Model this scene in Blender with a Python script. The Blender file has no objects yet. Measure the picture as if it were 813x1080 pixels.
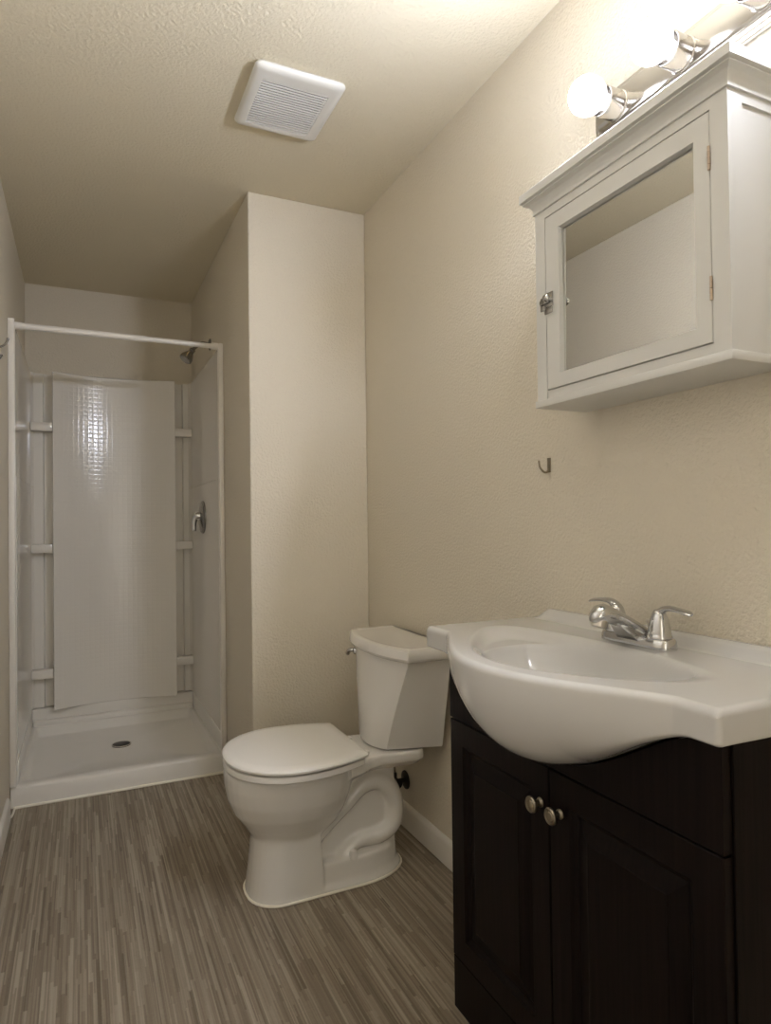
import bpy, bmesh, math, random
from mathutils import Vector, Matrix
PI = math.pi
S = bpy.context.scene
C = S.collection
random.seed(4)

# ------------------------------------------------------------------ camera
F_PX, YAW, PITCH, ROLL = 690.5, 0.4359, 0.0142, -0.0127
CAM = Vector((-1.0978, 0.0, 1.1387))
fwd = Vector((math.sin(YAW)*math.cos(PITCH), math.cos(YAW)*math.cos(PITCH), math.sin(PITCH)))
rt = Vector((math.cos(YAW), -math.sin(YAW), 0))
up = rt.cross(fwd)
r2 = rt*math.cos(ROLL) + up*math.sin(ROLL)
u2 = -rt*math.sin(ROLL) + up*math.cos(ROLL)
cd = bpy.data.cameras.new('camera')
cam = bpy.data.objects.new('camera', cd); C.objects.link(cam)
cd.sensor_fit = 'VERTICAL'; cd.sensor_height = 24.0; cd.sensor_width = 18.0
cd.lens = F_PX/1080*24.0
cd.clip_start = 0.02
m = Matrix.Identity(4)
for i in range(3):
    m[i][0], m[i][1], m[i][2], m[i][3] = r2[i], u2[i], -fwd[i], CAM[i]
cam.matrix_world = m
S.camera = cam

# ------------------------------------------------------------------ world, lights, exposure
w = bpy.data.worlds.new('world'); S.world = w; w.use_nodes = True
w.node_tree.nodes['Background'].inputs[0].default_value = (0.9, 0.93, 1.0, 1)
w.node_tree.nodes['Background'].inputs[1].default_value = 0.0
S.view_settings.view_transform = 'Standard'
S.view_settings.look = 'None'
S.view_settings.gamma = 1.0
S.view_settings.use_curve_mapping = False
S.view_settings.exposure = 2.9
BULB = 84.0            # radiance of the globes' bright front; their collar side is dimmer
FILL_W = 2.5           # unseen lamp added behind the camera for weak fill, watts
hl = bpy.data.lights.new('fill_light', 'AREA'); hl.shape = 'RECTANGLE'
hl.size = 0.9; hl.size_y = 1.9; hl.energy = FILL_W; hl.color = (0.97, 1.0, 1.05)
ho = bpy.data.objects.new('fill_light', hl); C.objects.link(ho)
ho.location = (-0.85, -1.25, 1.25); ho.rotation_euler = (PI/2, 0, 0)   # faces +Y
ho.rotation_euler = (PI/2, 0, PI)
S.cycles.use_denoising = True
S.cycles.max_bounces = 14; S.cycles.diffuse_bounces = 8; S.cycles.glossy_bounces = 6
S.cycles.sample_clamp_indirect = 4.0
S.cycles.caustics_reflective = False; S.cycles.caustics_refractive = False

# ------------------------------------------------------------------ materials
def mat(name, col, rough=0.5, metal=0.0, spec=0.5, bump=None, coat=0.0, emit=None):
    ma = bpy.data.materials.new(name); ma.use_nodes = True
    nt = ma.node_tree; b = nt.nodes['Principled BSDF']
    b.inputs['Base Color'].default_value = (*col, 1)
    b.inputs['Roughness'].default_value = rough
    b.inputs['Metallic'].default_value = metal
    b.inputs['Specular IOR Level'].default_value = spec
    b.inputs['Coat Weight'].default_value = coat
    b.inputs['Coat Roughness'].default_value = 0.05
    if emit:
        b.inputs['Emission Color'].default_value = (*emit[:3], 1)
        b.inputs['Emission Strength'].default_value = emit[3]
    if bump:
        scale, strength, dist, detail = bump
        tc = nt.nodes.new('ShaderNodeNewGeometry')
        n = nt.nodes.new('ShaderNodeTexNoise'); n.inputs['Scale'].default_value = scale
        n.inputs['Detail'].default_value = detail
        nt.links.new(tc.outputs['Position'], n.inputs['Vector'])
        bm = nt.nodes.new('ShaderNodeBump'); bm.inputs['Strength'].default_value = strength
        bm.inputs['Distance'].default_value = dist
        nt.links.new(n.outputs['Fac'], bm.inputs['Height'])
        nt.links.new(bm.outputs['Normal'], b.inputs['Normal'])
    return ma

WALLC = (0.675, 0.62, 0.515)
M = {}
M['wall'] = mat('wall_paint', WALLC, 0.55, bump=(125, 0.75, 0.0045, 2.0), spec=0.35)
M['ceiling'] = mat('ceiling_paint', (0.67, 0.61, 0.475), 0.75, bump=(100, 0.75, 0.005, 2.5), spec=0.2)
M['trim'] = mat('white_trim_paint', (0.72, 0.69, 0.63), 0.35)
M['caulk'] = mat('caulk', (0.86, 0.82, 0.72), 0.5)
M['porcelain'] = mat('white_porcelain', (0.74, 0.725, 0.695), 0.16, coat=0.4)
M['seat'] = mat('white_seat_plastic', (0.80, 0.785, 0.755), 0.25)
M['sink'] = mat('white_sink_ceramic', (0.585, 0.58, 0.57), 0.13, coat=0.5)
M['acrylic'] = mat('white_shower_acrylic', (0.76, 0.735, 0.69), 0.16, spec=0.6)
M['acrylic_side'] = mat('glossy_shower_acrylic', (0.74, 0.715, 0.67), 0.07, spec=0.7)
M['pan'] = mat('shower_pan_acrylic', (0.77, 0.75, 0.71), 0.3)
M['cabinet'] = mat('white_cabinet_paint', (0.60, 0.595, 0.57), 0.4)
M['mirror'] = mat('mirror_glass', (0.74, 0.74, 0.71), 0.01, metal=1.0)
M['chrome'] = mat('chrome', (0.60, 0.60, 0.60), 0.10, metal=1.0)
M['brushed'] = mat('brushed_nickel', (0.62, 0.58, 0.52), 0.28, metal=1.0)
M['fixture'] = mat('polished_nickel', (0.50, 0.475, 0.44), 0.16, metal=1.0)
M['pewter'] = mat('pewter', (0.32, 0.28, 0.21), 0.32, metal=1.0)
M['steel'] = mat('steel_latch', (0.45, 0.44, 0.42), 0.25, metal=1.0)
M['copper'] = mat('hinge_metal', (0.5, 0.40, 0.31), 0.35, metal=1.0)
M['gunmetal'] = mat('dark_chrome', (0.30, 0.29, 0.27), 0.18, metal=1.0)
M['dark'] = mat('dark_drain', (0.022, 0.018, 0.013), 0.4)
M['black'] = mat('black_gap', (0.006, 0.005, 0.005), 0.6)
M['rodwhite'] = mat('white_rod_enamel', (0.76, 0.73, 0.68), 0.3)
M['vent'] = mat('vent_plastic', (0.68, 0.67, 0.63), 0.4)
M['ventdark'] = mat('vent_shade', (0.05, 0.045, 0.04), 0.8)  # near black, stands in for the shade inside the fan
M['bulbneck'] = mat('bulb_collar', (0.85, 0.84, 0.8), 0.4)

def N(nt, t, **k):
    n = nt.nodes.new(t)
    for a, v in k.items(): setattr(n, a, v)
    return n
def mth(nt, op, a, b=None):
    n = N(nt, 'ShaderNodeMath', operation=op)
    for i, v in enumerate((a, b)):
        if v is None: continue
        if isinstance(v, (int, float)): n.inputs[i].default_value = v
        else: nt.links.new(v, n.inputs[i])
    return n.outputs[0]

def bulb_mat():
    ma = mat('frosted_bulb', (0.9, 0.9, 0.9), 0.3, emit=(0.95, 1.0, 1.15, BULB))
    nt = ma.node_tree; b = nt.nodes['Principled BSDF']
    g = N(nt, 'ShaderNodeNewGeometry'); sp = N(nt, 'ShaderNodeSeparateXYZ')
    nt.links.new(g.outputs['Position'], sp.inputs[0])
    mr = N(nt, 'ShaderNodeMapRange', interpolation_type='SMOOTHSTEP')
    mr.inputs['From Min'].default_value = -0.112; mr.inputs['From Max'].default_value = -0.1455
    mr.inputs['To Min'].default_value = 0.006*BULB; mr.inputs['To Max'].default_value = BULB
    nt.links.new(sp.outputs[0], mr.inputs['Value'])
    nt.links.new(mr.outputs[0], b.inputs['Emission Strength'])
    return ma
M['bulb'] = bulb_mat()

def floor_mat():
    ma = mat('vinyl_strip_floor', (0.2, 0.17, 0.13), 0.42, spec=0.4)
    nt = ma.node_tree; b = nt.nodes['Principled BSDF']
    g = N(nt, 'ShaderNodeNewGeometry'); sp = N(nt, 'ShaderNodeSeparateXYZ')
    nt.links.new(g.outputs['Position'], sp.inputs[0])
    x, y = sp.outputs[0], sp.outputs[1]
    def strips(wd, ln, off):
        row = mth(nt, 'FLOOR', mth(nt, 'DIVIDE', mth(nt, 'ADD', x, 10+off), wd))
        wn = N(nt, 'ShaderNodeTexWhiteNoise', noise_dimensions='1D'); nt.links.new(row, wn.inputs['W'])
        yy = mth(nt, 'ADD', mth(nt, 'DIVIDE', mth(nt, 'ADD', y, 10), ln), mth(nt, 'MULTIPLY', wn.outputs['Value'], 17.3))
        cell = mth(nt, 'FLOOR', yy)
        cx = N(nt, 'ShaderNodeCombineXYZ'); nt.links.new(row, cx.inputs[0]); nt.links.new(cell, cx.inputs[1])
        w2 = N(nt, 'ShaderNodeTexWhiteNoise', noise_dimensions='2D'); nt.links.new(cx.outputs[0], w2.inputs['Vector'])
        return w2.outputs['Value']
    a = strips(0.0088, 0.34, 0); c = strips(0.0039, 0.26, 0.7)
    # fine grain, stretched along the strips
    mp = N(nt, 'ShaderNodeMapping'); mp.inputs['Scale'].default_value = (420, 9, 1)
    nt.links.new(g.outputs['Position'], mp.inputs['Vector'])
    nz = N(nt, 'ShaderNodeTexNoise'); nz.inputs['Scale'].default_value = 1.0; nz.inputs['Detail'].default_value = 4
    nt.links.new(mp.outputs[0], nz.inputs['Vector'])
    nz2 = N(nt, 'ShaderNodeTexNoise'); nz2.inputs['Scale'].default_value = 140
    nt.links.new(g.outputs['Position'], nz2.inputs['Vector'])
    v = mth(nt, 'ADD', mth(nt, 'MULTIPLY', a, 0.40), mth(nt, 'MULTIPLY', c, 0.34))
    v = mth(nt, 'ADD', v, mth(nt, 'MULTIPLY', nz.outputs['Fac'], 0.30))
    v = mth(nt, 'ADD', v, mth(nt, 'MULTIPLY', nz2.outputs['Fac'], 0.12))
    cr = N(nt, 'ShaderNodeValToRGB')
    e = cr.color_ramp.elements
    e[0].position = 0.25; e[0].color = (0.145, 0.113, 0.08, 1)
    e[1].position = 0.92; e[1].color = (0.385, 0.335, 0.265, 1)
    m1 = e.new(0.55); m1.color = (0.238, 0.196, 0.147, 1)
    nt.links.new(v, cr.inputs[0]); nt.links.new(cr.outputs[0], b.inputs['Base Color'])
    bm = N(nt, 'ShaderNodeBump'); bm.inputs['Strength'].default_value = 0.25; bm.inputs['Distance'].default_value = 0.001
    nt.links.new(v, bm.inputs['Height']); nt.links.new(bm.outputs[0], b.inputs['Normal'])
    return ma
M['floor'] = floor_mat()

def wood_mat():
    ma = mat('espresso_wood', (0.006, 0.004, 0.0035), 0.34, spec=0.09)
    nt = ma.node_tree; b = nt.nodes['Principled BSDF']
    g = N(nt, 'ShaderNodeNewGeometry')
    mp = N(nt, 'ShaderNodeMapping'); mp.inputs['Scale'].default_value = (160, 160, 5)
    nt.links.new(g.outputs['Position'], mp.inputs['Vector'])
    nz = N(nt, 'ShaderNodeTexNoise'); nz.inputs['Scale'].default_value = 1.0; nz.inputs['Detail'].default_value = 5
    nt.links.new(mp.outputs[0], nz.inputs['Vector'])
    cr = N(nt, 'ShaderNodeValToRGB'); e = cr.color_ramp.elements
    e[0].position = 0.3; e[0].color = (0.0045, 0.0029, 0.0026, 1)
    e[1].position = 0.75; e[1].color = (0.0125, 0.0078, 0.0066, 1)
    nt.links.new(nz.outputs['Fac'], cr.inputs[0]); nt.links.new(cr.outputs[0], b.inputs['Base Color'])
    bm = N(nt, 'ShaderNodeBump'); bm.inputs['Strength'].default_value = 0.08; bm.inputs['Distance'].default_value = 0.001
    nt.links.new(nz.outputs['Fac'], bm.inputs['Height']); nt.links.new(bm.outputs[0], b.inputs['Normal'])
    return ma
M['wood'] = wood_mat()

def tile_panel_mat():
    ma = mat('embossed_shower_acrylic', (0.77, 0.745, 0.70), 0.17, spec=0.6)
    nt = ma.node_tree; b = nt.nodes['Principled BSDF']
    g = N(nt, 'ShaderNodeNewGeometry'); sp = N(nt, 'ShaderNodeSeparateXYZ')
    nt.links.new(g.outputs['Position'], sp.inputs[0])
    def groove(s, pitch):
        f = mth(nt, 'FRACT', mth(nt, 'DIVIDE', mth(nt, 'ADD', s, 10), pitch))
        d = mth(nt, 'ABSOLUTE', mth(nt, 'SUBTRACT', f, 0.5))
        return mth(nt, 'POWER', mth(nt, 'MULTIPLY', d, 2.0), 4.0)
    h = mth(nt, 'MAXIMUM', groove(sp.outputs[0], 0.0245), groove(sp.outputs[2], 0.0245))
    bm = N(nt, 'ShaderNodeBump'); bm.invert = True
    bm.inputs['Strength'].default_value = 0.14; bm.inputs['Distance'].default_value = 0.002
    nt.links.new(h, bm.inputs['Height']); nt.links.new(bm.outputs[0], b.inputs['Normal'])
    return ma
M['tilepanel'] = tile_panel_mat()

# ------------------------------------------------------------------ mesh helpers
WLOC = {}
class MB:
    def __init__(self): self.bm = bmesh.new()
    def box(self, a, b, bevel=0.0, seg=2):
        t = bmesh.new()
        bmesh.ops.create_cube(t, size=1.0)
        for v in t.verts:
            for i in range(3):
                v.co[i] = (a[i]+b[i])/2 + v.co[i]*(b[i]-a[i])
        if bevel > 0:
            bmesh.ops.bevel(t, geom=t.edges[:], offset=bevel, segments=seg, profile=0.5, affect='EDGES')
        self._merge(t); return self
    def _merge(self, t):
        me = bpy.data.meshes.new('tmp'); t.to_mesh(me); t.free()
        self.bm.from_mesh(me); bpy.data.meshes.remove(me)
    def loft(self, rings, cap=True, closed=True):
        bm = self.bm; R = [[bm.verts.new(p) for p in r] for r in rings]
        n = len(R[0])
        for a, b in zip(R, R[1:]):
            for i in range(n if closed else n-1):
                j = (i+1) % n
                try: bm.faces.new((a[i], a[j], b[j], b[i]))
                except ValueError: pass
        if cap:
            bm.faces.new(list(reversed(R[0]))); bm.faces.new(R[-1])
        return self
    def lathe(self, prof, origin, axis, n=32):
        ax = Vector(axis).normalized()
        t = Vector((0, 0, 1)) if abs(ax.z) < 0.9 else Vector((1, 0, 0))
        e1 = ax.cross(t).normalized(); e2 = ax.cross(e1)
        o = Vector(origin)
        rings = [[o + ax*h + (e1*math.cos(2*PI*k/n) + e2*math.sin(2*PI*k/n))*max(r, 1e-5) for k in range(n)] for r, h in prof]
        return self.loft(rings)
    def tube(self, pts, rad, n=16, ry=None, sub=6, updir=None):
        P = [Vector(p) for p in pts]
        rr = rad if isinstance(rad, (list, tuple)) else [rad]*len(P)
        r3 = ry if isinstance(ry, (list, tuple)) else ([ry]*len(P) if ry else rr)
        Q, A, B = [], [], []
        def cr(p0, p1, p2, p3, t):
            return 0.5*((2*p1) + (p2-p0)*t + (2*p0-5*p1+4*p2-p3)*t*t + (3*p1-p0-3*p2+p3)*t**3)
        for i in range(len(P)-1):
            g = lambda L, k: L[min(max(k, 0), len(L)-1)]
            for s in range(sub):
                t = s/sub
                Q.append(cr(g(P, i-1), g(P, i), g(P, i+1), g(P, i+2), t))
                A.append(rr[i]*(1-t)+rr[i+1]*t); B.append(r3[i]*(1-t)+r3[i+1]*t)
        Q.append(P[-1]); A.append(rr[-1]); B.append(r3[-1])
        rings = []
        e1 = Vector(updir) if updir else None
        for i, q in enumerate(Q):
            d = (Q[min(i+1, len(Q)-1)] - Q[max(i-1, 0)]).normalized()
            if e1 is None:
                t = Vector((0, 0, 1)) if abs(d.z) < 0.9 else Vector((1, 0, 0))
                e1 = d.cross(t).normalized()
            e1 = (e1 - d*e1.dot(d)).normalized(); e2 = d.cross(e1)
            rings.append([q + e1*math.cos(2*PI*k/n)*A[i] + e2*math.sin(2*PI*k/n)*B[i] for k in range(n)])
        return self.loft(rings)
    def prism(self, pts, vec):
        v = Vector(vec)
        return self.loft([[Vector(p) for p in pts], [Vector(p)+v for p in pts]])
    def bevel(self, off, seg=3, ang=0.6):
        es = [e for e in self.bm.edges if len(e.link_faces) == 2 and e.calc_face_angle(0) > ang]
        bmesh.ops.bevel(self.bm, geom=es, offset=off, segments=seg, profile=0.5, affect='EDGES', clamp_overlap=True)
        return self
    def build(self, name, material, parent=None, smooth=True, ang=0.7, remesh=None, smooth_it=0):
        bm = self.bm
        bmesh.ops.remove_doubles(bm, verts=bm.verts[:], dist=1e-6)
        bmesh.ops.recalc_face_normals(bm, faces=bm.faces[:])
        o = finish(name, bm, material, parent)
        if remesh:
            md = o.modifiers.new('r', 'REMESH'); md.mode = 'VOXEL'; md.voxel_size = remesh
            if smooth_it:
                ms = o.modifiers.new('s', 'SMOOTH'); ms.factor = 0.5; ms.iterations = smooth_it
            bpy.context.view_layer.update()
            dg = bpy.context.evaluated_depsgraph_get()
            me = bpy.data.meshes.new_from_object(o.evaluated_get(dg))
            o.modifiers.clear(); o.data = me; me.name = name
            me.materials.clear(); me.materials.append(material)
            ang = 3.0
        if smooth:
            for p in o.data.polygons: p.use_smooth = True
            try: o.data.set_sharp_from_angle(angle=ang)
            except Exception: pass
        return o

def finish(name, bm, material, parent):
    off = WLOC.get(parent.name, Vector((0, 0, 0))) if parent else None
    if parent is None:
        xs = [v.co for v in bm.verts]
        lo = [min(v[i] for v in xs) for i in range(3)]; hi = [max(v[i] for v in xs) for i in range(3)]
        off = Vector(((lo[0]+hi[0])/2, (lo[1]+hi[1])/2, lo[2]))
    for v in bm.verts: v.co -= off
    me = bpy.data.meshes.new(name); bm.to_mesh(me); bm.free()
    me.materials.append(material)
    o = bpy.data.objects.new(name, me); C.objects.link(o)
    if parent:
        o.parent = parent; WLOC[o.name] = off
    else:
        o.location = off; WLOC[o.name] = off.copy()
    return o
def struct(o): o['kind'] = 'structure'; return o
def tag(o, label, cat, group=None):
    o['label'] = label; o['category'] = cat
    if group: o['group'] = group
    return o
def thing(name, label, cat, loc, group=None):
    o = bpy.data.objects.new(name, None); C.objects.link(o)
    o.empty_display_size = 0.05
    o.location = loc; WLOC[o.name] = Vector(loc)
    return tag(o, label, cat, group)
def rect_loop(y0, y1, z0, z1, x, r=0.0, n=6):
    """rounded rectangle in the plane X = x"""
    if r <= 0: return [(x, y0, z0), (x, y1, z0), (x, y1, z1), (x, y0, z1)]
    out = []
    for cy, cz, a0 in ((y0+r, z0+r, PI), (y1-r, z0+r, 1.5*PI), (y1-r, z1-r, 0), (y0+r, z1-r, 0.5*PI)):
        for k in range(n+1):
            a = a0 + k/n*PI/2
            out.append((x, cy+r*math.cos(a), cz+r*math.sin(a)))
    return out

# ------------------------------------------------------------------ the room
H = 2.44; XL = -1.3626; XP = -0.4975; YP = 2.5308; YS = 3.05; YB = 3.974; YF = -0.30
T = 0.10
struct(MB().box((XL-T, -1.6, -0.06), (T, YB+T, 0.0)).build('floor', M['floor'], smooth=False))
struct(MB().box((XL-T, -1.6, H), (T, YB+T, H+0.06)).build('ceiling', M['ceiling'], smooth=False))
struct(MB().box((0, -1.6, 0), (T, YB+T, H)).build('wall_right', M['wall'], smooth=False))
struct(MB().box((XL-T, -1.6, 0), (XL, YB+T, H)).build('wall_left', M['wall'], smooth=False))
struct(MB().box((XL, YB, 0), (0, YB+T, H)).build('wall_back', M['wall'], smooth=False))
struct(MB().box((XP, YP, 0), (0, YB, H), 0.006, 2).build('wall_partition', M['wall'], ang=0.3))
fw = MB()      # unseen wall behind the camera; its doorway is added for fill light
fw.box((-0.45, YF-T, 0), (0, YF, H)); fw.box((XL, YF-T, 0), (-1.25, YF, H)); fw.box((-1.25, YF-T, 2.05), (-0.45, YF, H))
struct(fw.build('wall_front', M['wall'], smooth=False))
struct(MB().box((XL, -1.7, 0), (0, -1.6, H)).build('wall_hallway', M['wall'], smooth=False))  # closes the added space that holds the fill lamp

def base_profile(d0, zt=0.089, t=0.013):
    return [(0, 0), (t, 0), (t, zt-0.018), (t*0.75, zt-0.008), (t*0.35, zt-0.002), (0, zt)]
def baseboard(name, p0, p1, nrm):
    p0 = Vector(p0); p1 = Vector(p1); n = Vector(nrm)
    pr = base_profile(0)
    r = [[p + n*(a+0.0004) + Vector((0, 0, z+0.0004)) for a, z in pr] for p in (p0, p1)]
    return struct(MB().loft(r).build(name, M['trim'], ang=0.5))
baseboard('baseboard_right', (0, 1.36, 0), (0, YP-0.014, 0), (-1, 0, 0))
baseboard('baseboard_partition', (XP+0.002, YP, 0), (-0.014, YP, 0), (0, -1, 0))
baseboard('baseboard_left', (XL, YF+0.02, 0), (XL, 2.93, 0), (1, 0, 0))
baseboard('baseboard_chase', (XP, YP+0.014, 0), (XP, YS-0.02, 0), (-1, 0, 0))
# casing of the doorway added behind the camera for fill
cas = MB()
cas.box((-1.31, YF+0.001, 0.001), (-1.25, YF+0.016, 2.11)); cas.box((-0.45, YF+0.001, 0.001), (-0.39, YF+0.016, 2.11)); cas.box((-1.25, YF+0.001, 2.05), (-0.45, YF+0.016, 2.11))
struct(cas.build('trim_1', M['trim'], smooth=False))

# ------------------------------------------------------------------ shower enclosure
xl, xr = -1.335, -0.512
ZS, ZT = 0.172, 1.957
sh = thing('shower_enclosure', 'white acrylic alcove shower with corner shelves and low pan at the far end', 'shower', ((XL+XP)/2, 3.5, 0))
# pan
pan = MB()
g = 0.002
X0, X1, Y0, Y1 = XL+g, XP-g, 3.042, YB-g
def rr(x0, x1, y0, y1, z, r, n=5):
    out = []
    for cx, cy, a0 in ((x0+r, y0+r, PI), (x1-r, y0+r, 1.5*PI), (x1-r, y1-r, 0), (x0+r, y1-r, 0.5*PI)):
        for k in range(n+1):
            a = a0+k/n*PI/2; out.append((cx+r*math.cos(a), cy+r*math.sin(a), z))
    return out
pan.loft([rr(X0, X1, Y0, Y1, 0.001, 0.006), rr(X0, X1, Y0, Y1, 0.074, 0.006), rr(X0+0.002, X1-0.002, Y0+0.004, Y1, 0.082, 0.008),
          rr(X0+0.004, X1-0.004, Y0+0.010, Y1, 0.085, 0.01),
          rr(xl+0.012, xr-0.012, Y0+0.060, Y1-0.075, 0.085, 0.03), rr(xl+0.018, xr-0.018, Y0+0.066, Y1-0.082, 0.080, 0.03),
          rr(xl+0.028, xr-0.028, Y0+0.078, Y1-0.092, 0.040, 0.03), rr(xl+0.034, xr-0.034, Y0+0.088, Y1-0.10, 0.034, 0.03),
          rr(-0.98, -0.86, 3.52, 3.64, 0.028, 0.055)])
# upstand of the pan around the three walls
pan.box((X0, Y1-0.048, 0.080), (X1, Y1, ZS-0.003), 0.004)
pan.box((X0, Y0+0.03, 0.080), (xl+0.002, Y1, ZS-0.003), 0.004)
pan.box((xr-0.002, Y0+0.03, 0.080), (X1, Y1, ZS-0.003), 0.004)
pan.box((xl+0.003, Y1-0.072, 0.070), (xr-0.003, Y1-0.040, 0.112), 0.010, 4)
po = pan.build('shower_pan', M['pan'], sh, ang=0.9)
dr = MB().lathe([(0.045, 0.0), (0.045, 0.003), (0.042, 0.005), (0.0, 0.005)], (-0.917, 3.58, 0.0275), (0, 0, 1), 32)
dro = dr.build('drain', M['dark'], po); dro['label'] = 'dark round drain grate'
dg_ = MB()
dg_.tube([(-0.917+0.044*math.cos(a*PI/12), 3.58+0.044*math.sin(a*PI/12), 0.0322) for a in range(25)], 0.0025, 8, sub=1)
dgo = dg_.build('drain_rim', M['brushed'], po)
# side panels (with an embossed seam line) and their front flanges
for s, xi, xo in ((-1, xl, XL+g), (1, xr, XP-g)):
    b = MB()
    fy = YS+0.012
    prof = [(xo, fy), (xi, fy), (xi, YB-0.050), (xi - s*0.002, YB-0.043), (xi - s*0.006, YB-0.038), (xi - s*0.012, YB-0.0345), (xi-s*0.012, YB-0.031), (xo, YB-0.031)]
    b.loft([[(x, y, z) for x, y in prof] for z in (ZS, 1.345)])
    prof2 = [(x + (s*0.0022 if i in (1, 2, 3) else 0), y) for i, (x, y) in enumerate(prof)]
    b.loft([[(x, y, z) for x, y in prof2] for z in (1.3478, ZT)])
    so = b.build('side_panel', M['acrylic_side'], sh, ang=0.5)
for s, xa, xb, zt in ((-1, XL+0.001, XL+0.0255, 1.983), (1, XP-0.0235, XP-0.001, 1.966)):
    f = MB().box((xa, YS-0.018, 0.087), (xb, YS+0.0118, zt), 0.003)
    f.build('edge_flange', M['rodwhite'], sh, ang=0.5)
# back wall panel of the surround
bk = MB()
prof = [(xl+0.0125, YB-0.034), (-1.278, YB-0.034), (-1.272, YB-0.012), (-0.560, YB-0.012), (-0.554, YB-0.034), (xr-0.0125, YB-0.034), (xr-0.0125, YB-0.003), (xl+0.0125, YB-0.003)]
bk.loft([[(x, y, z) for x, y in prof] for z in (ZS+0.001, ZT-0.004)])
bk.build('back_wall_panel', M['acrylic'], sh, ang=0.5)
# bowed raised centre panel
cp = MB()
rings = []
xa, xb = -1.229, -0.608
nn = 28
def bow(t): return 3.860 + 0.062*(1-(2*t-1)**2)
zb_l, zb_r = 0.170, 0.165
secs = []
for k in range(nn+1):
    t = k/nn; x = xa+(xb-xa)*t; y = bow(t)
    secs.append((x, y))
outer = [(xa, 3.868)] + [(xa+0.0015, 3.862)] + secs[1:-1] + [(xb-0.0015, 3.862), (xb, 3.868)]
back = [(xb, YB-0.0125), (xa, YB-0.0125)]
def ringz(z, inset=0.0):
    return [(x, y+inset, z) for x, y in outer] + [(x, y, z) for x, y in back]
cp.loft([ringz(0.168, 0.004), ringz(0.171), ringz(1.948), ringz(1.952, 0.004)])
cp.build('bowed_panel', M['tilepanel'], sh, ang=0.6)
# six corner shelves
for z in (1.685, 1.040, 0.380):
    for s in (-1, 1):
        if s < 0: x0, x1 = xl+0.0008, xa-0.001
        else: x0, x1 = xb+0.001, xr-0.0008
        b = MB().box((x0, 3.878, z-0.046), (x1, YB-0.0355, z), 0.005)
        b.build('corner_shelf', M['acrylic'], sh, ang=0.5)
# caulk along the curb and up the left corner
ck = MB()
ck.tube([(XL+0.014, 3.038, 0.004), (XP-0.003, 3.038, 0.004)], 0.0062, 8)
ck.tube([(XL+0.018, 3.036, 0.004), (XL+0.016, 2.97, 0.004), (XL+0.006, 2.935, 0.004)], 0.0045, 8)
ck.build('caulk_bead', M['caulk'], sh)

# shower rod
rod = thing('shower_rod', 'white tension curtain rod across the shower opening', 'curtain rod', ((XL+XP)/2, YS-0.004, 1.94))
RY = YS-0.004
def rz(x): return 1.957 - 0.004*(x-XL)/(XP-XL)
MB().tube([(XL+0.05, RY, rz(XL)), (-0.829, RY, rz(-0.829))], 0.0135, 20, sub=1).build('outer_tube', M['rodwhite'], rod)
MB().tube([(-0.829, RY, rz(-0.829)), (XP-0.05, RY, rz(XP))], 0.0112, 20, sub=1).build('inner_tube', M['rodwhite'], rod)
for xa_, xb_ in ((XL+0.0258, XL+0.052), (XP-0.052, XP-0.0238)):
    MB().tube([(xa_, RY, rz(xa_)), (xb_, RY, rz(xb_))], 0.0155, 20, sub=1).build('end_cap', M['rodwhite'], rod, ang=0.6)

# shower head
hd = thing('wall_shower', 'chrome shower head on a bent arm high on the shower side wall', 'shower head', (XP, 3.363, 2.044))
MB().lathe([(0.030, 0.001), (0.029, 0.005), (0.018, 0.010), (0.010, 0.012)], (XP, 3.363, 2.044), (-1, 0, 0)).build('wall_flange', M['gunmetal'], hd, ang=0.5)
MB().tube([(XP-0.004, 3.363, 2.044), (XP-0.035, 3.363, 2.048), (XP-0.06, 3.363, 2.036), (XP-0.088, 3.363, 2.008)], 0.0085, 14).build('shower_arm', M['gunmetal'], hd)
hdir = Vector((-0.56, -0.15, -0.80)).normalized()
MB().lathe([(0.010, -0.004), (0.014, 0.0), (0.015, 0.010), (0.012, 0.014), (0.016, 0.022), (0.029, 0.048), (0.032, 0.056), (0.032, 0.068), (0.028, 0.071), (0.0, 0.071)],
           (XP-0.086, 3.363, 2.010), hdir).build('spray_head', M['gunmetal'], hd, ang=0.5)

# shower valve
va = thing('shower_valve', 'chrome shower mixer with oval lever on the shower side wall', 'shower valve', (xr, 3.523, 1.172))
MB().lathe([(0.086, 0.0008), (0.086, 0.006), (0.078, 0.014), (0.045, 0.021), (0.0, 0.023)], (xr, 3.523, 1.172), (-1, 0, 0), 40).build('escutcheon', M['gunmetal'], va, ang=0.5)
hv = MB().lathe([(0.024, 0.0), (0.023, 0.02), (0.018, 0.032), (0.0, 0.036)], (xr-0.012, 3.523, 1.178), (-1, 0, 0), 24)
hv.tube([(xr-0.030, 3.523, 1.178), (xr-0.040, 3.523, 1.170), (xr-0.048, 3.523, 1.145), (xr-0.05, 3.523, 1.100)], [0.015, 0.014, 0.010, 0.006], 14, ry=[0.016, 0.015, 0.013, 0.011])
hv.build('lever', M['chrome'], va, ang=0.6)

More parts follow.
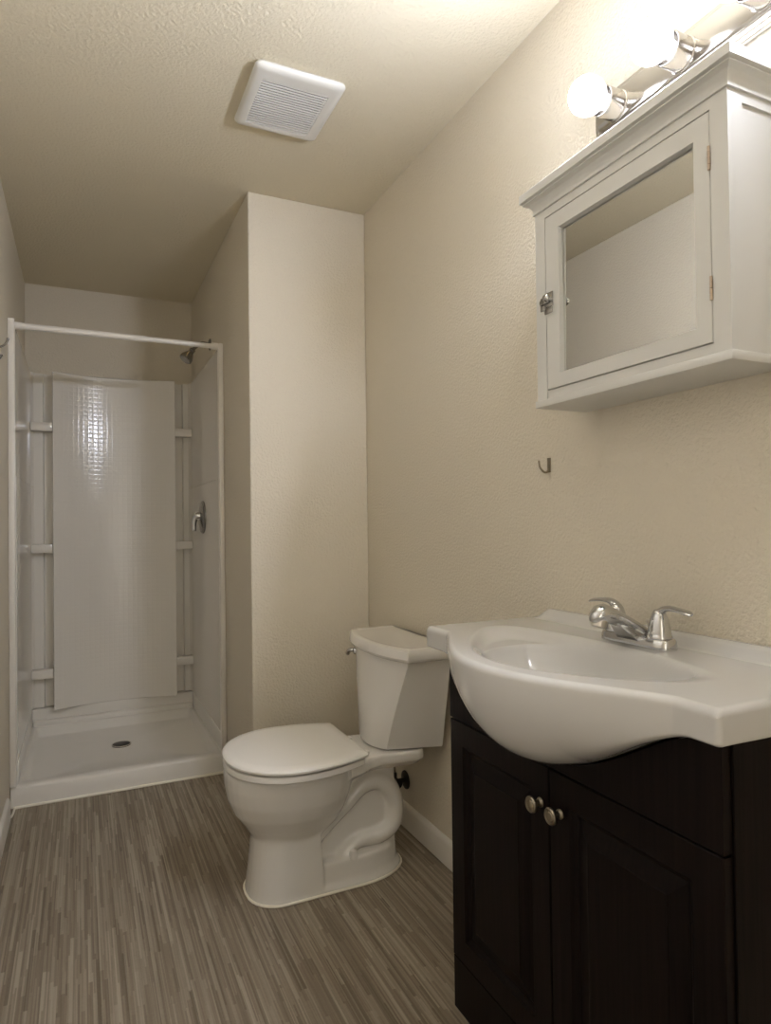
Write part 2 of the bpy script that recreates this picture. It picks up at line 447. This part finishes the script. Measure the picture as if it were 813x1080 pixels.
# robe hook on the left wall
rh = thing('robe_hook', 'double pronged robe hook on the left wall beside the shower flange', 'hook', (XL, 2.66, 1.76))
MB().box((XL+0.0008, 2.652, 1.715), (XL+0.004, 2.668, 1.80), 0.0015).build('back_plate', M['gunmetal'], rh, ang=0.5)
b = MB().tube([(XL+0.003, 2.66, 1.768), (XL+0.016, 2.66, 1.775), (XL+0.027, 2.66, 1.784), (XL+0.034, 2.66, 1.800)], [0.0035, 0.0035, 0.0035, 0.004], 10)
b.lathe([(0.001, -0.005), (0.005, -0.002), (0.005, 0.002), (0.001, 0.005)], (XL+0.0345, 2.66, 1.803), (0.3, 0, 1), 12)
b.build('prong', M['gunmetal'], rh)
b = MB().tube([(XL+0.003, 2.66, 1.730), (XL+0.009, 2.66, 1.731), (XL+0.014, 2.66, 1.738)], 0.0032, 10)
b.lathe([(0.001, -0.005), (0.0045, -0.002), (0.0045, 0.002), (0.001, 0.005)], (XL+0.015, 2.66, 1.742), (0.3, 0, 1), 12)
b.build('prong', M['gunmetal'], rh)

# small hook on the right wall
wh = thing('wall_hook', 'small curved nickel hook on the right wall under the mirrored cabinet', 'hook', (0, 1.35, 1.27))
MB().box((-0.0032, 1.344, 1.259), (-0.0006, 1.357, 1.297), 0.001).build('back_plate', M['pewter'], wh, ang=0.5)
b = MB().tube([(-0.003, 1.3505, 1.267), (-0.010, 1.351, 1.260), (-0.019, 1.353, 1.262), (-0.027, 1.356, 1.274), (-0.029, 1.357, 1.290)], [0.0028, 0.0028, 0.0028, 0.0026, 0.0024], 10)
b.build('prong', M['pewter'], wh)

# ------------------------------------------------------------------ ceiling fan grille
fn = thing('exhaust_fan', 'square white louvred exhaust fan cover on the ceiling', 'exhaust fan', (-0.512, 1.93, H))
fx0, fx1, fy0, fy1 = -0.648, -0.376, 1.776, 2.084
def fr(i, z, r=0.02): return rr(fx0+i, fx1-i, fy0+i, fy1-i, z, r)
f = MB()
def inner(z, e=0): return rr(fx0+0.032-e, fx1-0.038+e, fy0+0.056-e, fy1-0.032+e, z, 0.004)
f.loft([fr(0.012, H-0.0005), fr(0.002, H-0.008), fr(0.0, H-0.014), fr(0.003, H-0.020), fr(0.011, H-0.0245), fr(0.020, H-0.0255), fr(0.026, H-0.0255, 0.015), inner(H-0.0250), inner(H-0.012)], cap=False)
f.build('cover', M['vent'], fn, ang=0.6)
MB().loft([inner(H-0.006, 0.002), inner(H-0.004, 0.002)]).build('duct_shade', M['ventdark'], fn)  # thin dark sheet, painted shade showing between the slats
sl = MB()
gy0, gy1 = fy0+0.056, fy1-0.032
ns = 19
for k in range(ns):
    y = gy0 + (k+0.5)/ns*(gy1-gy0)
    hw_ = 0.21*(gy1-gy0)/ns
    sl.box((fx0+0.0325, y-hw_, H-0.0245), (fx1-0.0385, y+hw_, H-0.0210))
sl.build('grille', M['vent'], fn, smooth=False)

# ------------------------------------------------------------------ toilet
TY = 2.02
to = thing('toilet', 'white two piece toilet with closed lid against the right wall', 'toilet', (-0.40, TY, 0))
def egg(xf, xb, hw, z, n=40, sq=2.3, cb=None):
    """horizontal section: round nose at xf, blunter back at xb"""
    xm = xf + (xb-xf)*0.56
    out = []
    for k in range(n):
        a = 2*PI*k/n
        c, s = math.cos(a), math.sin(a)
        e = 2/ (2.15 if c < 0 else sq)
        px = (abs(c)**e)*(1 if c > 0 else -1); py = (abs(s)**e)*(1 if s > 0 else -1)
        x = xm + (px*(xb-xm) if px > 0 else px*(xm-xf))
        out.append((x, TY+py*hw, z))
    return out
tb = MB()
tb.loft([egg(-0.622, -0.41, 0.085, 0.12), egg(-0.628, -0.38, 0.102, 0.18), egg(-0.650, -0.35, 0.125, 0.215), egg(-0.680, -0.33, 0.152, 0.255), egg(-0.698, -0.315, 0.172, 0.30),
         egg(-0.706, -0.305, 0.184, 0.345), egg(-0.707, -0.30, 0.187, 0.374), egg(-0.704, -0.30, 0.185, 0.387)])
# front column
def colm(xf, xb, hw, z):
    out = []
    for k in range(17):
        a = PI/2 + PI*k/16
        out.append((xf+0.10+0.10*math.cos(a)*1.0, TY+hw*(abs(math.sin(a))**0.8)*(1 if math.sin(a) > 0 else -1), z))
    out += [(xb, TY-hw, z), (xb, TY+hw, z)]
    return out
tb.loft([colm(-0.644, -0.428, 0.113, 0.0), colm(-0.638, -0.428, 0.108, 0.05), colm(-0.630, -0.43, 0.103, 0.12), colm(-0.625, -0.435, 0.100, 0.18), colm(-0.635, -0.40, 0.100, 0.24)])
# foot
def foot(i, z, rr_=0.0):
    xf, xb, hw = -0.644+i*0.5, -0.126-i, 0.113-i
    out = []
    for k in range(17):
        a = PI/2 + PI*k/16
        out.append((xf+0.10+0.10*math.cos(a), TY+hw*(abs(math.sin(a))**0.8)*(1 if math.sin(a) > 0 else -1), z))
    for k in range(17):
        a = -PI/2 + PI*k/16
        out.append((xb-0.17+0.17*math.cos(a), TY+hw*math.sin(a)*0.99, z))
    return out
tb.loft([foot(0, 0.0), foot(0.0, 0.010), foot(0.012, 0.026), foot(0.017, 0.076), foot(0.022, 0.084)])
# inner web
tb.box((-0.45, TY-0.052, 0.03), (-0.16, TY+0.052, 0.36))
# trapway tube
tb.tube([(-0.46, TY, 0.135), (-0.415, TY, 0.180), (-0.345, TY, 0.235), (-0.275, TY, 0.288), (-0.210, TY, 0.286), (-0.166, TY, 0.230), (-0.168, TY, 0.150), (-0.220, TY, 0.116), (-0.300, TY, 0.112), (-0.348, TY, 0.075), (-0.36, TY, 0.04)],
        [0.040, 0.040, 0.040, 0.040, 0.040, 0.040, 0.042, 0.038, 0.032, 0.034, 0.034], 24, ry=[0.082]*11, updir=(0.3, 0, -1))
# rear deck
def deck(z, i=0.0):
    return [(x, TY+s*(h-i), z) for s, L in ((-1, [(-0.36, 0.172), (-0.31, 0.150), (-0.27, 0.125), (-0.23, 0.115), (-0.17, 0.125), (-0.11, 0.130), (-0.085, 0.120)]),
                                            (1, [(-0.085, 0.120), (-0.11, 0.130), (-0.17, 0.125), (-0.23, 0.115), (-0.27, 0.125), (-0.31, 0.150), (-0.36, 0.172)])) for x, h in L]
tb.loft([deck(0.335, 0.045), deck(0.352, 0.02), deck(0.366), deck(0.392), deck(0.396, 0.006)])
bo = tb.build('bowl', M['porcelain'], to, remesh=0.0045, smooth_it=7)
# bolt caps
for s in (-1, 1):
    MB().lathe([(0.014, 0.0), (0.0135, 0.014), (0.010, 0.024), (0.004, 0.028), (0.0, 0.0285)], (-0.325, TY+s*0.088, 0.0795), (0, 0, 1), 20).build('bolt_cap', M['seat'], to, ang=0.6)
# seat and lid
SEATC = 2.012
def seatring(i, z, hw=0.208, xf=-0.708, xb=-0.312, rw=0.158, n=26):
    """closed seat outline: round nose, gently tapering sides, straight back edge"""
    xm = -0.505
    half = []
    for k in range(n+1):
        a = PI/2*k/n
        half.append((xm-(xm-xf-i)*math.cos(a)**0.93 if k < n else xm, (hw-i)*math.sin(a)**0.93))
    for k in range(1, 13):
        t = k/12
        half.append((xm+(xb-i-xm)*t, rw-i+(hw-rw)*(1-t**2.0)))
    # soften the rear corner
    xe, ye = half.pop()
    half += [(xe-0.006, ye+0.004), (xe-0.0015, ye-0.001), (xe, ye-0.008)]
    return [(x, SEATC+y, z) for x, y in half] + [(x, SEATC-y, z) for x, y in half[:0:-1]]
st = MB().loft([seatring(0.008, 0.3950), seatring(0.003, 0.3958), seatring(0.0, 0.399), seatring(0.0, 0.4125), seatring(0.002, 0.4145), seatring(0.008, 0.4150)])
st.build('seat_ring', M['seat'], to, ang=0.6)
def lidr(i, z): return seatring(i, z, 0.213, -0.709, -0.304, 0.165)
ld = MB().loft([lidr(0.010, 0.4215), lidr(0.002, 0.4217), lidr(0.0, 0.4235), lidr(-0.001, 0.429), lidr(0.002, 0.4335), lidr(0.009, 0.437), lidr(0.035, 0.4385), lidr(0.10, 0.440)])
ld.build('lid', M['seat'], to, ang=0.6)
for s in (-1, 1):
    b = MB().box((-0.318, TY+s*0.075-0.022, 0.3965), (-0.288, TY+s*0.075+0.022, 0.420), 0.005, 3)
    b.box((-0.300, TY+s*0.075-0.012, 0.3965), (-0.262, TY+s*0.075+0.012, 0.406), 0.004, 3)
    b.build('seat_hinge', M['seat'], to, ang=0.6)
# tank: bowed front that narrows toward the bottom
def tank(z, hb, hf, xf, xm, xb=-0.032, n=18):
    out = [(xb, TY+0.01-hb, z), (xb, TY+0.01+hb, z)]
    for k in range(n+1):
        t = -1+2*k/n
        out.append((xf + (xm-xf)*(1-abs(t)**2.4), TY+0.01-t*hf, z))
    return out
tk = MB().loft([tank(0.3975, 0.140, 0.090, -0.195, -0.222), tank(0.402, 0.156, 0.103, -0.207, -0.240), tank(0.412, 0.160, 0.108, -0.208, -0.243), tank(0.50, 0.178, 0.138, -0.200, -0.240),
                tank(0.60, 0.200, 0.175, -0.190, -0.236), tank(0.685, 0.215, 0.208, -0.180, -0.230), tank(0.699, 0.215, 0.208, -0.180, -0.230)])
tk.bevel(0.006, 3, 0.5)
tk.build('tank', M['porcelain'], to, ang=0.6)
def tlid(i, z): return tank(z, 0.238-i, 0.238-i, -0.192+i, -0.242+i, -0.024)
tl = MB().loft([tlid(0.008, 0.700), tlid(0.003, 0.703), tlid(-0.002, 0.712), tlid(0.0, 0.734), tlid(0.005, 0.741), tlid(0.014, 0.7435), tlid(0.024, 0.7415), tlid(0.034, 0.7405)])
tl.build('tank_lid', M['porcelain'], to, ang=0.6)
# flush lever on the far end of the tank front
lv = MB().lathe([(0.015, 0.0), (0.014, 0.008), (0.008, 0.012)], (-0.186, TY+0.205, 0.668), (-0.9, 0.45, 0), 18)
lv.tube([(-0.196, TY+0.211, 0.670), (-0.205, TY+0.222, 0.668), (-0.206, TY+0.240, 0.655), (-0.205, TY+0.244, 0.648)], [0.007, 0.008, 0.009, 0.006], 12)
lo = lv.build('flush_lever', M['chrome'], to); lo['label'] = 'chrome flush lever'
# caulk round the base
cb = MB().tube([Vector(p)+Vector((0, 0, 0.004)) for p in (foot(-0.002, 0.0)+foot(-0.002, 0.0)[:1])], 0.0042, 6, sub=1)
cb.build('caulk_bead', M['caulk'], to)

# water supply stop behind the toilet
sv = thing('supply_valve', 'dark water supply stop on the right wall behind the toilet', 'valve', (0, 2.206, 0.172))
MB().lathe([(0.034, 0.001), (0.033, 0.004), (0.020, 0.009), (0.0, 0.010)], (0, 2.206, 0.172), (-1, 0, 0), 28).build('escutcheon', M['dark'], sv, ang=0.5)
b = MB().lathe([(0.009, 0.008), (0.009, 0.035), (0.014, 0.037), (0.014, 0.060), (0.0, 0.061)], (0, 2.206, 0.172), (-1, 0, 0), 20)
b.lathe([(0.010, 0.0), (0.010, 0.025), (0.006, 0.03)], (-0.048, 2.206, 0.178), (0, 0, 1), 16)
b.build('stop_body', M['dark'], sv, ang=0.5)
MB().lathe([(0.006, 0.0), (0.006, 0.012), (0.019, 0.014), (0.019, 0.022), (0.0, 0.024)], (-0.048, 2.20, 0.172), (0, -1, 0), 20).build('stop_handle', M['black'], sv, ang=0.5)
MB().tube([(-0.048, 2.206, 0.205), (-0.048, 2.21, 0.26), (-0.07, 2.19, 0.33), (-0.09, 2.165, 0.388)], 0.0055, 10).build('supply_hose', M['steel'], sv)

# ------------------------------------------------------------------ vanity cabinet
VX = -0.309; VY0, VY1 = 0.617, 1.347; VZ = 0.834; YC = 0.982
vc = thing('vanity_cabinet', 'dark espresso two door vanity cabinet under the white sink', 'cabinet', (-0.155, YC, 0))
def zb(y):
    """underside of the sink's belly where it meets the cabinet front"""
    u = abs(y-YC)/0.34
    return VZ+0.001 - (0.137*(math.cos(min(u, 1)*PI/2)**1.5) if u < 1 else 0)
cs = MB()
cs.box((VX+0.0185, VY0, 0.001), (-0.003, VY0+0.016, VZ), 0.001)
cs.box((VX+0.0185, VY1-0.016, 0.001), (-0.003, VY1, VZ), 0.001)
cs.box((VX+0.0185, VY0+0.0161, 0.100), (-0.003, VY1-0.0161, 0.116))
cs.box((-0.012, VY0+0.0161, 0.116), (-0.003, VY1-0.0161, VZ))
cs.box((VX+0.0185, VY0+0.0161, 0.645), (VX+0.034, VY1-0.0161, 0.675))
cs.build('carcass', M['wood'], vc, smooth=False)
MB().box((VX+0.001, VY0+0.001, 0.001), (VX+0.018, VY1-0.001, 0.121), 0.0015).build('toe_board', M['wood'], vc, smooth=False)
# false front with its scooped top edge
ff = MB()
npts = 60
top = [(VX, VY0+0.0035+(VY1-VY0-0.0045)*k/npts) for k in range(npts+1)]
poly = [(VX, top[0][1], 0.6775)] + [(VX, y, min(zb(y)-0.004, VZ-0.001)) for _, y in top] + [(VX, top[-1][1], 0.6775)]
rA, rB = [], []
for k in range(npts+1):
    y = top[k][1]; rA.append(((VX, y, 0.6775), (VX, y, min(zb(y)-0.004, VZ-0.001))))
bm = ff.bm
grid = []
for (p, q) in rA:
    grid.append([bm.verts.new(p), bm.verts.new(q), bm.verts.new((q[0]+0.018, q[1], q[2])), bm.verts.new((p[0]+0.018, p[1], p[2]))])
for a, b in zip(grid, grid[1:]):
    for i in range(4):
        j = (i+1) % 4; bm.faces.new((a[i], a[j], b[j], b[i]))
bm.faces.new(grid[0][::-1]); bm.faces.new(grid[-1])
ff.build('false_front', M['wood'], vc, smooth=False)
# doors with raised panels
def vanity_door(y0, y1, ky):
    z0, z1 = 0.1235, 0.6735
    fxs = VX
    def L(i, d): return rect_loop(y0+i, y1-i, z0+i, z1-i, fxs+d)
    b = MB().loft([L(0, 0.018), L(0, 0.0015), L(0.0015, 0.0), L(0.053, 0.0), L(0.056, 0.006), L(0.064, 0.0105), L(0.067, 0.011), L(0.097, 0.0022), L(0.0985, 0.0006), L(0.13, 0.0006)])
    d = b.build('door', M['wood'], vc, smooth=False)
    k = MB().lathe([(0.0085, -0.0005), (0.0095, 0.002), (0.006, 0.006), (0.0055, 0.014), (0.010, 0.018), (0.0155, 0.021), (0.0158, 0.024), (0.0135, 0.0265), (0.0105, 0.0262), (0.0100, 0.0255), (0.0088, 0.0268), (0.0, 0.028)],
                   (VX, ky, 0.602), (-1, 0, 0), 28)
    ko = k.build('knob', M['pewter'], d, ang=0.5); ko['label'] = 'round pewter knob'
vanity_door(0.9895, VY1-0.001, 1.012)
vanity_door(VY0+0.0035, 0.9865, 0.956)

# ------------------------------------------------------------------ sink top
sk = thing('vanity_sink', 'white ceramic vanity sink with bowed front and oval basin', 'sink', (-0.2, YC+0.01, VZ))
SY0, SY1 = 0.595, 1.397; ZTOP = 0.886
SC = 0.985
def sstep(t): t = min(max(t, 0), 1); return t*t*(3-2*t)
def xo(y):
    """front edge of the top (negative x)"""
    u = abs(y-SC)
    slab = 0.345
    b = 0.125*(max(0, math.cos(min(u/0.315, 1)*PI/2))**1.15)
    return -(slab + b)
def dish(x, y, yc, hw, rim, back, p):
    """1 at the middle of a rounded half-moon, 0 on its outline, negative outside"""
    u = (y-yc)/hw
    front = xo(y)+rim
    mid = 0.55*back+0.45*front
    v = (x-mid)/((back-mid) if x > mid else (mid-front))
    return 1-(abs(u)**p+abs(v)**p)**(1/p)
def ztop(x, y):
    z = ZTOP
    d = dish(x, y, SC+0.025, 0.305, 0.040, -0.128, 2.5)
    if d > 0: z -= 0.019*sstep(d/(0.24+0.35*min(max((SC-0.08-y)/0.2, 0), 1))) + 0.016*sstep(d/0.8)
    d2 = dish(x, y, SC-0.010, 0.225, 0.058, -0.142, 2.8)
    if d2 > 0: z -= 0.088*(1-(1-min(d2/0.62, 1))**2.4)*sstep(d2/0.05+0.25)
    return z
sm = MB(); bm = sm.bm
NY = 200; NX = 110
ys = []
for k in range(NY+1):
    ys.append(SY0 + (SY1-SY0)*k/NY)
rings = []
def bs_h(y):   # backsplash ridge height, ends sloping before the slab ends
    return 0.0235*sstep((y-SY0+0.02)/0.03 if y < SC else (SY1-0.012-y)/0.045)
def column(y, inset=0.0, drop=0.0):
    x1 = xo(y)+inset
    r = []
    h = bs_h(y)
    r += [(-0.002, y, VZ+drop), (-0.002, y, ZTOP+h-drop), (-0.006, y, ZTOP+h+0.001-drop), (-0.018, y, ZTOP+h-drop), (-0.026, y, ZTOP+h*0.75-drop), (-0.036, y, ZTOP+h*0.15-drop)]
    for k in range(NX+1):
        t = k/NX
        x = -0.044 + (x1+0.012+0.044)*t
        r.append((x, y, ztop(x, y)-drop))
    rc = 0.012
    for k in range(1, 6):
        a = k/6*PI/2
        r.append((x1+rc-rc*math.sin(a), y, ZTOP-rc+rc*math.cos(a)-drop))
    zbv = zb2(y)
    zs = ZTOP-rc
    xi = -0.29
    depth = zs-zbv
    bell = min(max((depth-0.039)/0.10, 0), 1)
    for k in range(0, 22):
        a = k/21*PI/2
        ce = math.cos(a)**(0.62+0.10*bell); se = math.sin(a)**(1.0)
        # slab columns drop straight down, belly columns tuck under
        xe = x1 + (1-ce)*(xi-x1)
        xs_ = x1 + (0.0 if a < 1.1 else (a-1.1)/0.47*(xi-x1)*0.15)
        xx = xs_*(1-bell) + xe*bell if k < 21 else (x1*(1-bell)*0.85+xi*0.15*(1-bell)) + xi*bell
        r.append((xx, y, max(zs-depth*se, zbv)+drop*0.5))
    r.append((xi+0.02, y, zbv+drop*0.2+0.0005)); r.append((-0.10, y, max(zbv, 0.70)+0.0005)); 
    return r
def zb2(y):
    u = abs(y-YC)/0.34
    return VZ+0.001 - (0.137*(math.cos(min(u, 1)*PI/2)**1.5) if u < 1 else 0)
def endcols(sgn):
    y0 = SY0 if sgn > 0 else SY1
    out = []
    for k in range(6):
        a = k/6*PI/2
        i_ = 0.010*(1-math.sin(a)); o_ = 0.010*(1-math.cos(a))
        out.append(column(y0+sgn*o_, i_, i_))
    return out
inner_ys = [y for y in ys if SY0+0.0105 < y < SY1-0.0105]
cols = endcols(1) + [column(y) for y in inner_ys] + endcols(-1)[::-1]
sm.loft(cols)
so = sm.build('basin_top', M['sink'], sk, ang=1.2)
MB().lathe([(0.024, 0.0), (0.024, 0.002), (0.020, 0.004), (0.012, 0.003), (0.0, 0.003)], (-0.27, SC-0.01, ztop(-0.27, SC-0.01)+0.0005), (0, 0, 1), 24).build('basin_drain', M['chrome'], sk, ang=0.5)

# ------------------------------------------------------------------ faucet
FY = 0.980; FX = -0.088
fa = thing('faucet', 'chrome two handle faucet standing at the back of the sink', 'faucet', (FX, FY, ZTOP))
def stad(hx, hy, z, n=10):
    out = []
    for k in range(2*n):
        a = 2*PI*k/(2*n)
        s, c = math.sin(a), math.cos(a)
        out.append((FX+hx*c, FY+(hy-hx)*(1 if s > 1e-9 else -1 if s < -1e-9 else 0)+hx*s, z))
    return out
def stadium(hx, hy, z, n=12):
    out = []
    for k in range(n+1):
        a = PI*k/n; out.append((FX+hx*math.cos(a), FY+(hy-hx)+hx*math.sin(a), z))
    for k in range(n+1):
        a = PI+PI*k/n; out.append((FX+hx*math.cos(a), FY-(hy-hx)+hx*math.sin(a), z))
    return out
Z0 = ZTOP+0.0006
fb = MB().loft([stadium(0.027, 0.088, Z0), stadium(0.0275, 0.0885, Z0+0.003), stadium(0.026, 0.087, Z0+0.016), stadium(0.023, 0.084, Z0+0.020), stadium(0.017, 0.078, Z0+0.022)])
fb.build('base_plate', M['chrome'], fa, ang=0.6)
# spout: wide at the foot, narrowing as it climbs toward the basin
sp = MB()
P = [(-0.062, 0.903, 0.032, 0.010), (-0.085, 0.912, 0.029, 0.016), (-0.108, 0.925, 0.023, 0.0165), (-0.134, 0.939, 0.019, 0.016), (-0.156, 0.949, 0.0185, 0.017), (-0.175, 0.954, 0.020, 0.019), (-0.190, 0.953, 0.0185, 0.0178), (-0.201, 0.949, 0.013, 0.0125), (-0.207, 0.946, 0.006, 0.006)]
rings = []
for x, z, hy, hz in P:
    rings.append([(x - 0.35*hz*math.sin(a)*0.0, FY+hy*math.cos(a), z+hz*math.sin(a)) for a in [2*PI*k/24 for k in range(24)]])
sp.loft(rings)
# skirt below the neck
sp.loft([[(FX-0.026, FY-0.028, Z0+0.012), (FX+0.02, FY-0.028, Z0+0.012), (FX+0.02, FY+0.028, Z0+0.012), (FX-0.026, FY+0.028, Z0+0.012)],
         [(-0.155, FY-0.011, 0.936), (-0.075, FY-0.022, 0.914), (-0.075, FY+0.022, 0.914), (-0.155, FY+0.011, 0.936)]])
spo = sp.build('spout', M['chrome'], fa, ang=0.7)
MB().lathe([(0.0135, 0.0), (0.0155, 0.008), (0.015, 0.019), (0.0125, 0.021), (0.0, 0.020)], (-0.184, FY, 0.948), (-0.30, 0, -1), 20).build('aerator', M['brushed'], spo, ang=0.6)
for s in (-1, 1):
    hy = FY+s*0.055
    h = MB().lathe([(0.0235, 0.0), (0.024, 0.004), (0.022, 0.008), (0.0215, 0.011), (0.0205, 0.022), (0.0175, 0.036), (0.0135, 0.048), (0.009, 0.055), (0.0, 0.057)], (FX, hy, Z0+0.0195), (0, 0, 1), 28)
    h.tube([(FX+0.002, hy-s*0.004, Z0+0.058), (FX+0.001, hy+s*0.003, Z0+0.070), (FX, hy+s*0.018, Z0+0.0790), (FX-0.001, hy+s*0.042, Z0+0.0795), (FX-0.002, hy+s*0.066, Z0+0.0765), (FX-0.003, hy+s*0.076, Z0+0.0735)], [0.011, 0.009, 0.0055, 0.0036, 0.0034, 0.0022], 14, ry=[0.012, 0.011, 0.0085, 0.0075, 0.0088, 0.005], updir=(0.0, s*0.7, 0.7))
    ho_ = h.build('handle', M['chrome'], fa, ang=0.8)
pr = MB().lathe([(0.003, 0.0), (0.003, 0.032), (0.004, 0.036), (0.0075, 0.044), (0.007, 0.047), (0.0, 0.0475)], (FX+0.033, FY, ZTOP+0.0008), (0, 0, 1), 16)
pr.build('drain_pull_rod', M['brushed'], fa, ang=0.5)

# ------------------------------------------------------------------ medicine cabinet
mc = thing('medicine_cabinet', 'white wall cabinet with mirrored door above the sink', 'cabinet', (-0.073, 0.962, 1.392))
CX = -0.147; CY0, CY1 = 0.714, 1.207; CZ0, CZ1 = 1.408, 1.846
DY0, DY1, DZ0, DZ1 = 0.749, 1.1725, 1.429, 1.815
cbx = MB()
cbx.box((CX, CY0, CZ0), (CX+0.016, DY0-0.0015, CZ1)); cbx.box((CX, DY1+0.0015, CZ0), (CX+0.016, CY1, CZ1))
cbx.box((CX, DY0-0.0015, DZ1+0.0015), (CX+0.016, DY1+0.0015, CZ1)); cbx.box((CX+0.004, DY0-0.0015, CZ0), (CX+0.016, DY1+0.0015, DZ0-0.0015))
# sides: stiles and rails round a recessed panel
for ya, yb, yp, yq in ((CY0, CY0+0.014, CY0+0.004, CY0+0.014), (CY1-0.014, CY1, CY1-0.014, CY1-0.004)):
    cbx.box((CX+0.0155, ya, CZ0), (CX+0.036, yb, CZ1)); cbx.box((-0.028, ya, CZ0), (-0.001, yb, CZ1))
    cbx.box((CX+0.036, ya, CZ1-0.028), (-0.028, yb, CZ1)); cbx.box((CX+0.036, ya, CZ0), (-0.028, yb, CZ0+0.032))
    cbx.box((CX+0.030, yp, CZ0+0.02), (-0.02, yq, CZ1-0.02))
cbx.box((-0.008, CY0+0.014, CZ0), (-0.001, CY1-0.014, CZ1))
cbx.box((CX+0.016, CY0+0.014, CZ0), (-0.008, CY1-0.014, CZ0+0.012)); cbx.box((CX+0.016, CY0+0.014, CZ1-0.012), (-0.008, CY1-0.014, CZ1))
cbx.build('cabinet_body', M['cabinet'], mc, smooth=False)
MB().box((CX-0.005, CY0-0.004, 1.392), (-0.001, CY1+0.003, CZ0-0.0002), 0.0015).build('bottom_board', M['cabinet'], mc, ang=0.5)
# crown moulding
def crown(d, z): return [(CX-d, CY0-d, z), (CX-d, CY1+d, z), (-0.001, CY1+d, z), (-0.001, CY0-d, z)]
cr_ = MB().loft([crown(0.000, 1.835), crown(0.004, 1.8355), crown(0.004, 1.8405), crown(0.002, 1.841), crown(0.003, 1.846), crown(0.006, 1.852), crown(0.011, 1.8575), crown(0.017, 1.861), crown(0.0205, 1.862), crown(0.0205, 1.8645), crown(0.018, 1.8655), crown(0.0255, 1.868), crown(0.0255, 1.886), crown(0.0235, 1.888)])
cr_.build('crown_moulding', M['cabinet'], mc, ang=0.3)
# door
b = MB()
iw = 0.036
by0, by1, bz0, bz1 = DY0+iw-0.002, DY1-0.047, DZ0+iw-0.003, DZ1-0.039
def dl(i, x): return rect_loop(DY0+i, DY1-i, DZ0+i, DZ1-i, x)
def il(i, x): return rect_loop(by0-i, by1+i, bz0-i, bz1+i, x)
b.loft([il(0, CX+0.016), dl(0, CX+0.016), dl(0, CX+0.0012), dl(0.001, CX), il(0.003, CX), il(0, CX+0.008), il(0, CX+0.016)], cap=False)
door = b.build('door', M['cabinet'], mc, smooth=False)
mo = MB().loft([[(x+(0.0013 if z > 1.6 else -0.0013), y, z) for x, y, z in il(-0.0003, CX+xx)] for xx in (0.0095, 0.013)]).build('mirror', M['mirror'], door, smooth=False)
for z in (1.735, 1.518):
    h = MB()
    for k in range(4):
        h.tube([(CX-0.0022, DY0-0.0008, z-0.020+k*0.0102), (CX-0.0022, DY0-0.0008, z-0.0108+k*0.0102)], 0.0026, 10, sub=1)
    h.build('hinge', M['copper'], mc, ang=0.6)
lt = MB()
lz = 1.622
lt.box((CX-0.0030, 1.1475, lz-0.010), (CX-0.0006, 1.1715, lz+0.022), 0.0006)      # plate on the door stile
lt.box((CX-0.0030, 1.1740, lz-0.014), (CX-0.0006, 1.1895, lz+0.016), 0.0006)      # keeper on the frame
lt.box((CX-0.0025, 1.1500, lz-0.024), (CX-0.0006, 1.1760, lz-0.0105), 0.0006)
lt.box((CX-0.0090, 1.1560, lz-0.002), (CX-0.0030, 1.1860, lz+0.010), 0.002)       # sliding bolt
lto = lt.build('latch', M['steel'], mc, ang=0.5)
kb = MB().lathe([(0.0045, 0.0), (0.0045, 0.010), (0.0085, 0.013), (0.0090, 0.017), (0.006, 0.0205), (0.0, 0.021)], (CX-0.0032, 1.151, lz+0.004), (-1, 0, 0), 18)
kb.build('latch_knob', M['chrome'], lto, ang=0.6)

# ------------------------------------------------------------------ vanity light
LY0, LY1, LZ0, LZ1 = 0.474, 1.157, 1.992, 2.101
vl = thing('vanity_light', 'polished nickel bar light with lit globe bulbs above the wall cabinet', 'wall light', (-0.01, 0.9, LZ0))
def bl(i, x): return rect_loop(LY0+i, LY1-i, LZ0+i, LZ1-i, -x, max(0.044-i, 0.004), 6)
b = MB().loft([bl(0, 0.001), bl(0, 0.006), bl(0.002, 0.009), bl(0.004, 0.009), bl(0.006, 0.012), bl(0.008, 0.0145), bl(0.011, 0.0145), bl(0.013, 0.017), bl(0.015, 0.020), bl(0.018, 0.0205), bl(0.021, 0.023), bl(0.024, 0.024)])
b.build('back_plate', M['fixture'], vl, ang=0.45)
BZ = 2.046
for by in (1.075, 0.902, 0.729, 0.556):
    s = MB()
    n = 32
    s.lathe([(0.033, 0.0238), (0.033, 0.026), (0.0308, 0.0275), (0.0308, 0.064), (0.0300, 0.0665), (0.0282, 0.0665), (0.0282, 0.035), (0.0, 0.034)], (0, by, BZ), (-1, 0, 0), n)
    so_ = s.build('socket', M['fixture'], vl, ang=0.5)
    R = 0.0395; cxx = 0.106
    prof = [(0.014, 0.045), (0.0165, 0.060), (0.021, 0.0705)]
    a0 = math.asin(0.021/R)
    for k in range(1, 21):
        a = PI-a0 - (PI-a0)*k/20
        prof.append((R*math.sin(a), cxx+R*math.cos(PI-a)*-1*-1 if False else cxx - R*math.cos(a)*-1*-1))
    prof = [(0.014, 0.045), (0.0165, 0.060)] + [(R*math.sin(t), cxx-R*math.cos(t)) for t in [a0+(PI-a0)*k/20 for k in range(21)]]
    bb = MB().lathe(prof, (0, by, BZ), (-1, 0, 0), n)
    bo_ = bb.build('globe_bulb', M['bulb'], so_, ang=2.0)
    bo_['label'] = 'glowing round white bulb'
